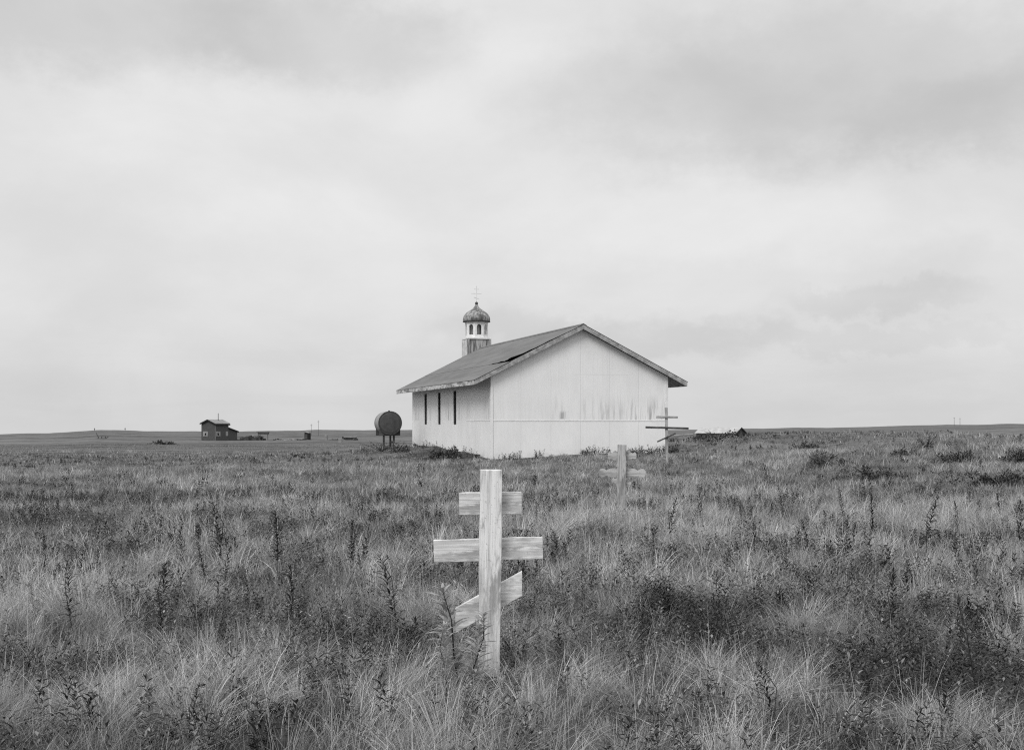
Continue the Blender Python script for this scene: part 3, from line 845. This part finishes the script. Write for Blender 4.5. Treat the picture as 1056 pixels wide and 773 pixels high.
def near_walls(x, y):
    """0 at the church walls, 1 well away from them"""
    lx = cI[0, 0] * x + cI[0, 1] * y + cI[0, 3]; ly = cI[1, 0] * x + cI[1, 1] * y + cI[1, 3]
    dx = np.maximum(np.maximum(-lx, lx - CW), 0); dy = np.maximum(np.maximum(-ly, ly - CL - 3), 0)
    return sstep(0, 5, np.hypot(dx, dy))
def height_field(x, y):
    h = .78 + .22 * near_walls(x, y)
    g = on_cross
    return h * (1 - .62 * np.exp(-((x - g.x) / .5) ** 2 - ((y - g.y + .35) / .6) ** 2)) * (1 - .5 * np.exp(-((x - g2.x) / .9) ** 2 - ((y - g2.y + .5) / .9) ** 2) + .45 * np.exp(-((x - g2.x) / .9) ** 2 - ((y - g2.y + 2.4) / .8) ** 2))
on_cross = g1
PARTS = []
def tufts(d0, d1, nclump, per, spread, hmul, w, levels, margin, loose, sd=.42, gain=1.0):
    cx, cy = sample(d0, d1, nclump, margin)
    f = tone_field(cx, cy)
    keep = RNG.uniform(0, 1, len(cx)) < np.clip(.66 + .62 * f, .06, 1)
    cx, cy, f = cx[keep], cy[keep], f[keep]
    n = len(cx)
    ch = (.155 + .15 * vnoise(cx / 1.7, cy / 1.7, 61) + .07 * np.clip(f, -1, 1)) * RNG.uniform(.6, 1.45, n) * hmul * height_field(cx, cy)
    cn = np.maximum(3, (per * RNG.uniform(.3, 1.8, n)).astype(int))
    clean = RNG.uniform(0, 2 * np.pi, n); cl = RNG.uniform(.05, .75, n)
    wild = RNG.uniform(.12, .6, n)
    i = np.repeat(np.arange(n), cn); N = len(i)
    r = np.abs(RNG.normal(0, spread, N)) * RNG.uniform(.5, 1.5, n)[i]; a = RNG.uniform(0, 2 * np.pi, N)
    x = cx[i] + r * np.cos(a); y = cy[i] + r * np.sin(a)
    # blades fan outwards from the middle of the tuft, plus the tuft's own lean and the wind
    ox = np.cos(a) * r / spread * .34 + np.cos(clean)[i] * cl[i] + .10 + RNG.normal(0, 1, N) * wild[i]
    oy = np.sin(a) * r / spread * .34 + np.sin(clean)[i] * cl[i] - .05 + RNG.normal(0, 1, N) * wild[i]
    lean = np.hypot(ox, oy); laz = np.arctan2(oy, ox)
    h = ch[i] * RNG.uniform(.5, 1.15, N)
    tone = gain * tone_of(f[i], N, sd) * np.exp(np.clip(RNG.normal(-.04, .32, n), -.9, .38))[i]
    ww = w * RNG.uniform(.5, 1.4, N)
    PARTS.append((x, y, h, ww, lean, laz, RNG.uniform(0, np.pi, N), tone, levels))
    # single blades between the tufts
    x, y = sample(d0, d1, loose, margin); f = tone_field(x, y); N = len(x)
    tall = RNG.uniform(0, 1, N) < .085 * gain ** 3 * sstep(-.2, .8, f)
    h = (.08 + .17 * RNG.uniform(0, 1, N)) * (1 + .3 * np.clip(f, -1, 1)) * hmul * height_field(x, y)
    h = np.where(tall, h * 2.2, h)
    PARTS.append((x, y, h, w * np.where(tall, .7, 1.0), np.where(tall, .25, .75) * RNG.uniform(.2, 1.6, N), RNG.uniform(0, 2 * np.pi, N), RNG.uniform(0, np.pi, N), gain * tone_of(f + .3 * tall, N, sd) * np.where(tall, 1.3, .8), levels))

L3 = (0, .4, .75, 1); L2 = (0, .55, 1)
tufts(2.6, 11.5, 3600, 68, .065, 1.0, .0035, L3, 2.6, 60000)
tufts(11.5, 26, 9500, 34, .085, 1.0, .0062, L3, 2.6, 90000)
tufts(26, 48, 12000, 18, .13, .95, .014, L2, 3.5, 70000, .32, .92)
tufts(48, 95, 12000, 9, .25, .60, .028, L2, 6, 50000, .24, .74)
tufts(95, 170, 7000, 5, .4, .42, .06, L2, 10, 12000, .18, .56)
VV, QQ, TT, TO = [], [], [], []; off = 0
for pt in PARTS:
    x, y = pt[0], pt[1]
    ok = outside_church(x, y) & (np.hypot(x, y) > 2.2)
    # trodden and thinner right under the church eaves
    args = [a[ok] if isinstance(a, np.ndarray) else a for a in pt]
    v, q, t_, to = blades(*args)
    VV.append(v); QQ.append(q + off); TT.append(t_ + off); TO.append(to); off += len(v)
M['grass'] = leaf_material('meadow grass blades', .22)
grass = np_mesh('grass', np.vstack(VV), np.vstack(QQ), np.vstack(TT), M['grass'], np.concatenate(TO))
tag(grass, 'uncut pale and dark tundra grass growing in tussocks', 'grass', kind='stuff')
del VV, QQ, TT, TO

# ------------------------------------------------------------------ leafy ground growth between the grass
def leaf_sprays(x, y, h, nleaf, L, W, tone, up=(.1, .9)):
    n = len(x); z = ground_z(x, y)
    sl = RNG.uniform(0, .35, n); sa = RNG.uniform(0, 2 * np.pi, n)
    i = np.repeat(np.arange(n), nleaf); N = len(i)
    k = np.tile(np.arange(nleaf), n)
    t = up[0] + (up[1] - up[0]) * (k + RNG.uniform(0, 1, N)) / nleaf
    a = k * 2.4 + sa[i] + RNG.normal(0, .3, N)
    bx = x[i] + np.cos(sa)[i] * sl[i] * h[i] * t; by = y[i] + np.sin(sa)[i] * sl[i] * h[i] * t; bz = z[i] + h[i] * t
    e = RNG.uniform(.1, 1.1, N)
    d = np.stack([np.cos(a) * np.cos(e), np.sin(a) * np.cos(e), np.sin(e)], -1)
    s = np.stack([-np.sin(a), np.cos(a), np.zeros(N)], -1)
    up_ = np.cross(s, d) * -1
    ll = (L * RNG.uniform(.6, 1.3, N))[:, None]; ww = (W * RNG.uniform(.7, 1.3, N))[:, None]
    b = np.stack([bx, by, bz], -1)
    mid = b + d * ll * .45
    v = np.stack([b, mid - s * ww + up_ * ww * .4, b + d * ll - up_ * ll * .12, mid + s * ww + up_ * ww * .4], 1)
    base = np.arange(N)[:, None] * 4
    tris = np.concatenate([base + np.array([[0, 2, 1]]), base + np.array([[0, 3, 2]])])
    return v.reshape(-1, 3), tris, np.repeat(tone[i] * np.exp(RNG.normal(0, .3, N)), 4)
VV, TT, TO = [], [], []; off = 0
for d0, d1, n, nl, L, W, hm in ((2.8, 11, 22000, 14, .042, .0075, 1.1), (11, 26, 40000, 8, .05, .010, .95), (26, 80, 24000, 5, .07, .017, .5)):
    x, y = sample(d0, d1, n, 3)
    f = tone_field(x, y) * .6 + (fbm(x / .4, y / .5, 77, 2) - .5) * 2.0
    ok = (RNG.uniform(0, 1, n) < np.clip(.30 - .75 * f, .03, 1)) & outside_church(x, y)
    x, y, f = x[ok], y[ok], f[ok]
    h = (.09 + .19 * RNG.uniform(0, 1, len(x))) * hm * height_field(x, y)
    tone = np.clip(np.clip(.05 + .12 * sstep(-.8, .6, f), .02, .3) * np.exp(RNG.normal(0, .55, len(x))), .02, .24)
    v, t_, to = leaf_sprays(x, y, h, nl, L, W, tone)
    VV.append(v); TT.append(t_ + off); TO.append(to); off += len(v)
# little dark weeds, close set
for d0, d1, n, L, W in ((3, 12, 460, .05, .0075), (12, 28, 640, .055, .010), (28, 75, 700, .08, .018)):
    x, y = sample(d0, d1, n, 3)
    ok = (RNG.uniform(0, 1, n) < np.clip(1.6 * fbm(x / 1.6, y / 1.6, 83, 2) - .32, 0, 1)) & outside_church(x, y) & (np.hypot(x, y) > 3)
    ok &= ~((np.abs(x - g2.x) < 1.0) & (y > g2.y - 5) & (y < g2.y + .6)) & ~((np.abs(x - g1.x) < .45) & (y > g1.y - 1.6) & (y < g1.y + .2))
    x, y = x[ok], y[ok]
    x = np.repeat(x, 5) + RNG.normal(0, .085, len(x) * 5); y = np.repeat(y, 5) + RNG.normal(0, .085, len(y) * 5)
    h = RNG.uniform(.10, .34, len(x)) * height_field(x, y) * (1 - .45 * sstep(25, 60, y))
    v, t_, to = leaf_sprays(x, y, h, 22 if d1 < 30 else 8, L, W, RNG.uniform(.025, .065, len(x)), (.1, 1.0))
    VV.append(v); TT.append(t_ + off); TO.append(to); off += len(v)
# ragged growth along the foot of the church walls
lx = np.concatenate([RNG.uniform(.2, CW + .5, 420), RNG.uniform(-1.0, -.12, 160)]); ly = np.concatenate([-.1 - np.abs(RNG.normal(0, .45, 420)), RNG.uniform(.3, CL, 160)])
wm = np.array(church_inv); x = wm[0, 0] * lx + wm[0, 1] * ly + wm[0, 3]; y = wm[1, 0] * lx + wm[1, 1] * ly + wm[1, 3]
ok = vnoise(x / .5, y / .5, 91) > .55; x, y = x[ok], y[ok]
v, t_, to = leaf_sprays(x, y, RNG.uniform(.10, .36, len(x)) ** 1.1, 12, .075, .014, RNG.uniform(.04, .12, len(x)), (.05, 1.0))
VV.append(v); TT.append(t_ + off); TO.append(to); off += len(v)
under = np_mesh('undergrowth', np.vstack(VV), np.zeros((0, 4), int), np.vstack(TT), leaf_material('undergrowth leaves', .25), np.concatenate(TO))
tag(under, 'dark low leafy growth between the grass tussocks', 'undergrowth', kind='stuff')

# ------------------------------------------------------------------ tall dark stalks
M['stalk_leaf'] = leaf_material('dark stalk leaves', .2, .034)
M['fern_leaf'] = leaf_material('pale willowherb leaves', .3, .36)
M['stem'] = mottled('dark plant stem', .02, .05, 20)
def stalk_meshes(seed, nleaf=44, leafL=.13, W=.016, h=.62):
    rnd = random.Random(seed); m = MB(); s = MB()
    bend = [Vector((rnd.uniform(-.05, .05) * t * t * 2, rnd.uniform(-.05, .05) * t * t * 2, h * t)) for t in (0, .35, .7, 1)]
    s.tube(bend, [.006, .0055, .004, .002], 6)
    for k in range(nleaf):
        t = .18 + .82 * (k + rnd.random()) / nleaf
        p = Vector((bend[3].x * t * t, bend[3].y * t * t, h * t)); a = k * 2.4 + rnd.uniform(-.4, .4)
        e = rnd.uniform(.15, .75) + .55 * max(0, t - .6); L = leafL * (1.1 - .55 * t) * rnd.uniform(.5, 1.3); w = W * rnd.uniform(.7, 1.3) * (1.1 - .4 * t)
        d = Vector((math.cos(a) * math.cos(e), math.sin(a) * math.cos(e), math.sin(e))); sd = Vector((-math.sin(a), math.cos(a), 0)); u = sd.cross(d) * -1
        n = len(m.v)
        pts = [p, p + d * L * .35 - sd * w + u * w * .4, p + d * L * .7 - sd * w * .7, p + d * L - u * L * .12, p + d * L * .7 + sd * w * .7, p + d * L * .35 + sd * w + u * w * .4, p + d * L * .5]
        m.v += [tuple(q) for q in pts]
        for q in ((0, 6, 1), (1, 6, 2), (2, 6, 3), (3, 6, 4), (4, 6, 5), (5, 6, 0)): m.f.append(tuple(n + i for i in q))
    return s, m
PROTO = []
def plant(kind, loc, height, label, group, rz, leaf='stalk_leaf', tilt=0):
    src = PROTO[kind]
    r = copy_tree(src) if src['used'] else src
    src['used'] = 1
    r.location = loc; k = height / .62; r.scale = (k * .9, k * .9, k); r.rotation_euler = (tilt, tilt * .6, rz)
    r['label'] = label
    if group: r['group'] = group
    return r
for sd in range(4):
    t_ = thing('leafy_stalk', 'dark leafy stalk', 'plant'); t_['used'] = 0
    s, m = stalk_meshes(sd + 5, (64, 80, 52, 70)[sd], (.125, .11, .14, .12)[sd], .0115)
    s.build('stem', M['stem'], t_); m.build('leaves', M['stalk_leaf'], t_)
    PROTO.append(t_)
GS = 'dark leafy stalks standing above the grass'
STALKS = [  # bearing, sight line of the foot, height (m), label
    (196, 778, .33, 'short dark leafy stalk lowest in the left foreground grass'),
    (164, 668, .62, 'tallest dark leafy stalk of the left meadow, rising from dark undergrowth'),
    (75, 652, .50, 'dark leafy stalk at the left edge of the dark undergrowth'),
    (83, 608, .50, 'dark leafy stalk in the pale grass far left, above its dark neighbour'),
    (226, 588, .72, 'tall thin dark stalk in pale grass between house and cross'),
    (213, 612, .50, 'dark leafy stalk left of two close together in the left meadow'),
    (231, 614, .45, 'dark leafy stalk right of two close together in the left meadow'),
    (285, 590, .62, 'dark leafy stalk standing alone right of the tall thin stalk'),
    (298, 655, .55, 'dark leafy stalk in the broad dark patch left of the cross'),
    (364, 588, .52, 'dark leafy stalk in line with the tank, left of the cross arm'),
    (409, 655, .62, 'dark leafy stalk nearest the cross on its left'),
    (138, 588, .45, 'small dark stalk in pale grass below the house, left one'),
    (187, 590, .45, 'small dark stalk in pale grass below the house, right one'),
    (47, 595, .45, 'small dark stalk closest to the left edge'),
    (721, 541, .62, 'bushy dark stalk in pale grass right of the ornate cross'),
    (713, 552, .50, 'dark stalk touching the bushy stalk near the ornate cross'),
    (691, 558, .60, 'slim dark stalk below the ornate cross'),
    (765, 545, .45, 'short dark stalk right of the bushy stalk'),
    (779, 582, .45, 'dark stalk in the middle of the pale right meadow, left of a twin'),
    (806, 538, .60, 'dark stalk in pale grass in line with the low shed'),
    (835, 582, .48, 'dark stalk in the middle of the pale right meadow, right of a twin'),
    (870, 542, .60, 'upper dark stalk of a pair below the big leafy bush'),
    (873, 575, .50, 'lower dark stalk of a pair below the big leafy bush'),
    (899, 556, .68, 'thick dark stalk below the dark heather mound'),
    (955, 570, .68, 'tall dark stalk at the edge of the dark right growth'),
    (987, 550, .48, 'dark stalk below the utility poles'),
    (1001, 528, .50, 'farthest dark stalk on the right, in pale grass'),
    (1031, 540, .50, 'dark stalk between the farthest one and the right edge'),
    (1052, 570, .66, 'dark stalk cut by the right edge of the meadow'),
    (921, 668, .55, 'dark stalk rising from the dark hollow in the right foreground'),
    (1009, 725, .62, 'leaning dark stalk in the lower right foreground'),
    (799, 772, .42, 'dark leafy stalk at the bottom edge right of the cross'),
    (972, 770, .44, 'dark leafy stalk at the bottom edge toward the right corner'),
]
for i, (u, v, h, lab) in enumerate(STALKS):
    q = on_ground(u, v, 0)
    plant(i % 4, q, h, lab, GS, random.uniform(0, 6), tilt=random.uniform(-.12, .12) + (.25 if 'leaning' in lab else 0))
# the pale leafy herb in front of the cross foot
herb_src = None
for u, d, h, lab in ((474, 7.35, .62, 'pale arching herb before the left end of the slanted foot bar'), (485, 7.15, .50, 'pale herb just left of the cross post foot'), (460, 7.0, .42, 'low pale herb left of the cross foot')):
    q = at(u, d)
    if herb_src is None:
        herb_src = thing('leafy_herb', lab, 'plant', q, group='herbs at the foot of the near cross')
        s, m = stalk_meshes(91, 90, .16, .016); s.build('stem', M['stem'], herb_src); m.build('leaves', M['fern_leaf'], herb_src); hb_ = herb_src
    else: hb_ = copy_tree(herb_src)
    hb_.location = q; k = h / .62; hb_.scale = (k, k, k); hb_.rotation_euler = (.05, .12, random.uniform(0, 6)); hb_['label'] = lab

# ------------------------------------------------------------------ dark shrubs on the rise
def shrub(u, v, w, h, label, mat, seed, n=500, leaf=.05):
    g = on_ground(u, v, .15)
    rnd = np.random.default_rng(seed)
    t_ = thing('low_shrub', label, 'shrub', (g.x, g.y, g.z - .02), group='low shrubs among the grass')
    tw = MB()
    for k in range(12):
        a = rnd.uniform(0, 6.28); r = rnd.uniform(.2, .48) * w
        tw.tube([(0, 0, 0), (math.cos(a) * r * .5, math.sin(a) * r * .4, h * .5), (math.cos(a) * r, math.sin(a) * r * .7, h * rnd.uniform(.6, 1.0))], [.014, .009, .004], 5)
    tw.build('branches', M['stem'], t_)
    K = 9; c = rnd.integers(0, K, n)
    kx = rnd.uniform(-.5, .5, K) * w; ky = rnd.uniform(-.35, .35, K) * w; kh = h * rnd.uniform(.35, 1.1, K) * (1 - .8 * (kx / w) ** 2 * 2); kr = w * rnd.uniform(.07, .2, K)
    x = kx[c] + rnd.normal(0, 1, n) * kr[c]; y = ky[c] + rnd.normal(0, 1, n) * kr[c]
    q = np.exp(-((x - kx[c]) ** 2 + (y - ky[c]) ** 2) / (2.2 * kr[c] ** 2))
    z = np.maximum(.02, kh[c] * q * rnd.uniform(.3, 1.1, n) ** .5 + rnd.normal(0, .03, n)) + ground_z(g.x + x, g.y + y) - g.z
    a = rnd.uniform(0, 6.28, n); e = rnd.uniform(-.2, 1.2, n)
    d = np.stack([np.cos(a) * np.cos(e), np.sin(a) * np.cos(e), np.sin(e)], -1); s = np.stack([-np.sin(a), np.cos(a), 0 * a], -1)
    b = np.stack([x, y, z], -1); L = (leaf * rnd.uniform(.7, 1.5, n))[:, None]
    V = np.stack([b, b + d * L * .5 - s * L * .32, b + d * L, b + d * L * .5 + s * L * .32], 1).reshape(-1, 3)
    o = np_mesh('foliage', V, np.arange(n)[:, None] * 4 + np.array([[0, 1, 2, 3]]), np.zeros((0, 3), int), mat, np.ones(len(V)))
    o.parent = t_
    return t_
M['shrub_dark'] = leaf_material('dark heather', .1, .042); M['shrub_mid'] = leaf_material('grey leafed willow', .2, .12)
shrub(822, 461, .75, .28, 'left dark clump of the small dark pair on the rise', M['shrub_dark'], 1, 700)
shrub(834, 459, .65, .32, 'right dark clump of the small dark pair on the rise', M['shrub_dark'], 2, 700)
shrub(848, 477, 1.7, .60, 'big grey leafy bush on the rise below the small dark pair', M['shrub_mid'], 3, 2600, .06)
shrub(902, 489, 1.5, .38, 'broad dark heather mound in the middle of the right meadow', M['shrub_dark'], 4, 2200, .05)
shrub(989, 470, 1.1, .42, 'dense dark shrub on the rise below the utility poles', M['shrub_dark'], 5, 1800)
shrub(1050, 472, 1.1, .48, 'dense dark shrub cut by the right edge', M['shrub_dark'], 6, 1800)
shrub(1030, 494, 1.4, .36, 'wide dark heather mound below the right edge shrub', M['shrub_dark'], 7, 2200)
shrub(928, 466, .7, .30, 'little dark shrub between the leafy bush and the dense shrub', M['shrub_dark'], 8, 800)
shrub(955, 459, 1.0, .62, 'tall thin grey bush breaking the rise against the far plain', M['shrub_mid'], 9, 700)
shrub(168, 457, 2.4, .6, 'dark shrub on the open plain left of the house', M['shrub_dark'], 10, 900, .16)
shrub(463, 467.5, .75, .48, 'dark tangled shrub against the foot of the church side wall', M['shrub_dark'], 11, 900, .06)
shrub(455, 468, 1.1, .22, 'low dark growth left of the tangled shrub at the church side', M['shrub_dark'], 12, 700, .06)
shrub(672, 466, .9, .42, 'grey bush in front of the right end of the gable', M['shrub_mid'], 13, 420, .06)
shrub(393, 462, 2.2, .55, 'low grey growth before the left side of the tank stand', M['shrub_mid'], 15, 700, .06)
shrub(409, 463, 1.3, .42, 'low dark growth round the right leg of the tank stand', M['shrub_dark'], 16, 500, .06)
shrub(741, 450, 2.6, .5, 'dark bush on the crest of the rise in front of the low shed', M['shrub_dark'], 14, 900, .09)
# dark strip painting the shaded gap under the side wall, and a fallen board
for s, yv, ln, lab in ((1.4, 3.2, 2.2, 'dark strip standing for the shaded gap under the church side wall near its corner'), (11.5, 13, 1.8, 'dark board leaning low at the far foot of the church side wall')):
    w = Matrix.Translation((-.8, 48.5, 0)) @ Matrix.Rotation(TH, 4, 'Z')
    pp = w @ Vector((-.14, (s + yv) / 2, 0)); pp.z = gz(pp.x, pp.y) + .05
    tag(board(ln, .07, .05, 'x', 'gap_strip_and_board', M['dark_wood'], None, pp, (R(-8), 0, TH + R(90))), lab, 'board')

# ------------------------------------------------------------------ sky, sun, camera
SUN_EL, SUN_AZ = R(42), R(211)       # azimuth clockwise from +Y (the way the camera looks)
wd = bpy.data.worlds.new('World'); SC.world = wd; wd.use_nodes = True
t = NT(wd.node_tree); t.n.clear()
out = t.new('ShaderNodeOutputWorld'); bg = t.new('ShaderNodeBackground'); t.l.new(bg.outputs[0], out.inputs[0])
sky = t.new('ShaderNodeTexSky', sky_type='NISHITA'); sky.sun_disc = False; sky.sun_elevation = SUN_EL; sky.sun_rotation = SUN_AZ
sky.air_density = 1.0; sky.dust_density = 3.0
bw = t.new('ShaderNodeRGBToBW'); t.l.new(sky.outputs[0], bw.inputs[0])
gen = t.new('ShaderNodeTexCoord').outputs['Generated']
x, y, z = t.xyz(gen)[:3]
az = t.m('ARCTAN2', x, y); el = t.m('ARCSINE', t.m('MAXIMUM', t.m('MINIMUM', z, .999), -.2))
# wispy overcast seen from below: noise on a flat layer
zz_ = t.add(t.m('MAXIMUM', z, 0.0), .10)
lay = t.vec(t.div(x, zz_), t.div(y, zz_), 0.0)
n1 = t.noise(lay, .55, 6, .55, .6)
n2 = t.noise(t.vec(t.mul(az, 5.0), t.mul(el, 8.5), 2.0), 1.0, 8, .56, .25)
wob = t.sub(t.noise(t.vec(t.mul(az, 8), t.mul(el, 11), 5.0), 1.0, 8, .62), .5)
wob2 = t.sub(t.noise(t.vec(t.mul(az, 26), t.mul(el, 34), 9.0), 1.0, 7, .68), .5)
azw = t.add(az, t.mul(wob, .20)); elw = t.add(t.add(el, t.mul(wob, .075)), t.mul(wob2, .042))
def blob(a, e, ra, re, lo=.35, hi=1.0):
    da = t.div(t.sub(azw, a), ra); de = t.div(t.sub(elw, e), re)
    r2 = t.m('SQRT', t.add(t.mul(da, da), t.mul(de, de)))
    return t.ramp(r2, lo, hi, 1, 0)
def A(u): return math.atan((u - U0) / F)
def E(v): return math.atan((V0 - v) / F)
val = t.ramp(el, -.02, .15, .61, .695)
val = t.mul(val, t.ramp(el, .28, 1.2, 1.0, 1.95))
val = t.mul(val, t.ramp(n1, .3, .7, .975, 1.02))
val = t.mul(val, t.ramp(n2, .3, .7, .935, 1.045))
for u, v, ru, rv, k in ((60, 30, 300, 85, -.17), (330, 40, 190, 75, -.14), (860, 90, 380, 110, -.16), (700, 120, 260, 85, -.07), (1030, 140, 170, 60, -.10), (520, 20, 110, 90, .03), (690, 348, 170, 30, -.10), (890, 318, 120, 20, -.09), (1010, 300, 140, 60, -.05), (540, 342, 120, 36, -.08), (930, 350, 200, 16, -.06), (250, 170, 420, 90, .03), (760, 235, 330, 60, .05)):
    val = t.mul(val, t.add(1.0, t.mul(blob(A(u), E(v), ru / F, rv / F), k)))
val = t.mul(val, 10.0)
fin = t.mix(.93, bw.outputs[0], val)
cmb = t.new('ShaderNodeCombineColor')
for i in range(3): t.l.new(fin, cmb.inputs[i])
t.l.new(cmb.outputs[0], bg.inputs['Color']); bg.inputs['Strength'].default_value = .10

sl = bpy.data.lights.new('sun', 'SUN'); sl.energy = 1.5; sl.angle = R(24); sl.color = (1, .995, .985)
so = bpy.data.objects.new('sun', sl); COL.objects.link(so)
dirv = Vector((math.sin(SUN_AZ) * math.cos(SUN_EL), math.cos(SUN_AZ) * math.cos(SUN_EL), math.sin(SUN_EL)))
so.rotation_euler = dirv.to_track_quat('Z', 'Y').to_euler(); so.location = dirv * 60

cam = bpy.data.cameras.new('camera'); co = bpy.data.objects.new('camera', cam); COL.objects.link(co)
co.location = (0, 0, EYE); co.rotation_euler = (R(90), 0, 0)
cam.sensor_width = 36; cam.lens = 36 * F / 1056; cam.shift_y = (V0 - 386.5) / 1056
cam.clip_start = .1; cam.clip_end = 9000
SC.camera = co
SC.view_settings.view_transform = 'Standard'; SC.view_settings.look = 'None'
SC.cycles.use_denoising = False; SC.cycles.use_adaptive_sampling = False; SC.cycles.filter_width = 1.15
SC.view_settings.exposure = .20; SC.view_settings.gamma = 1
for o in COL.objects:
    if 'used' in o: del o['used']
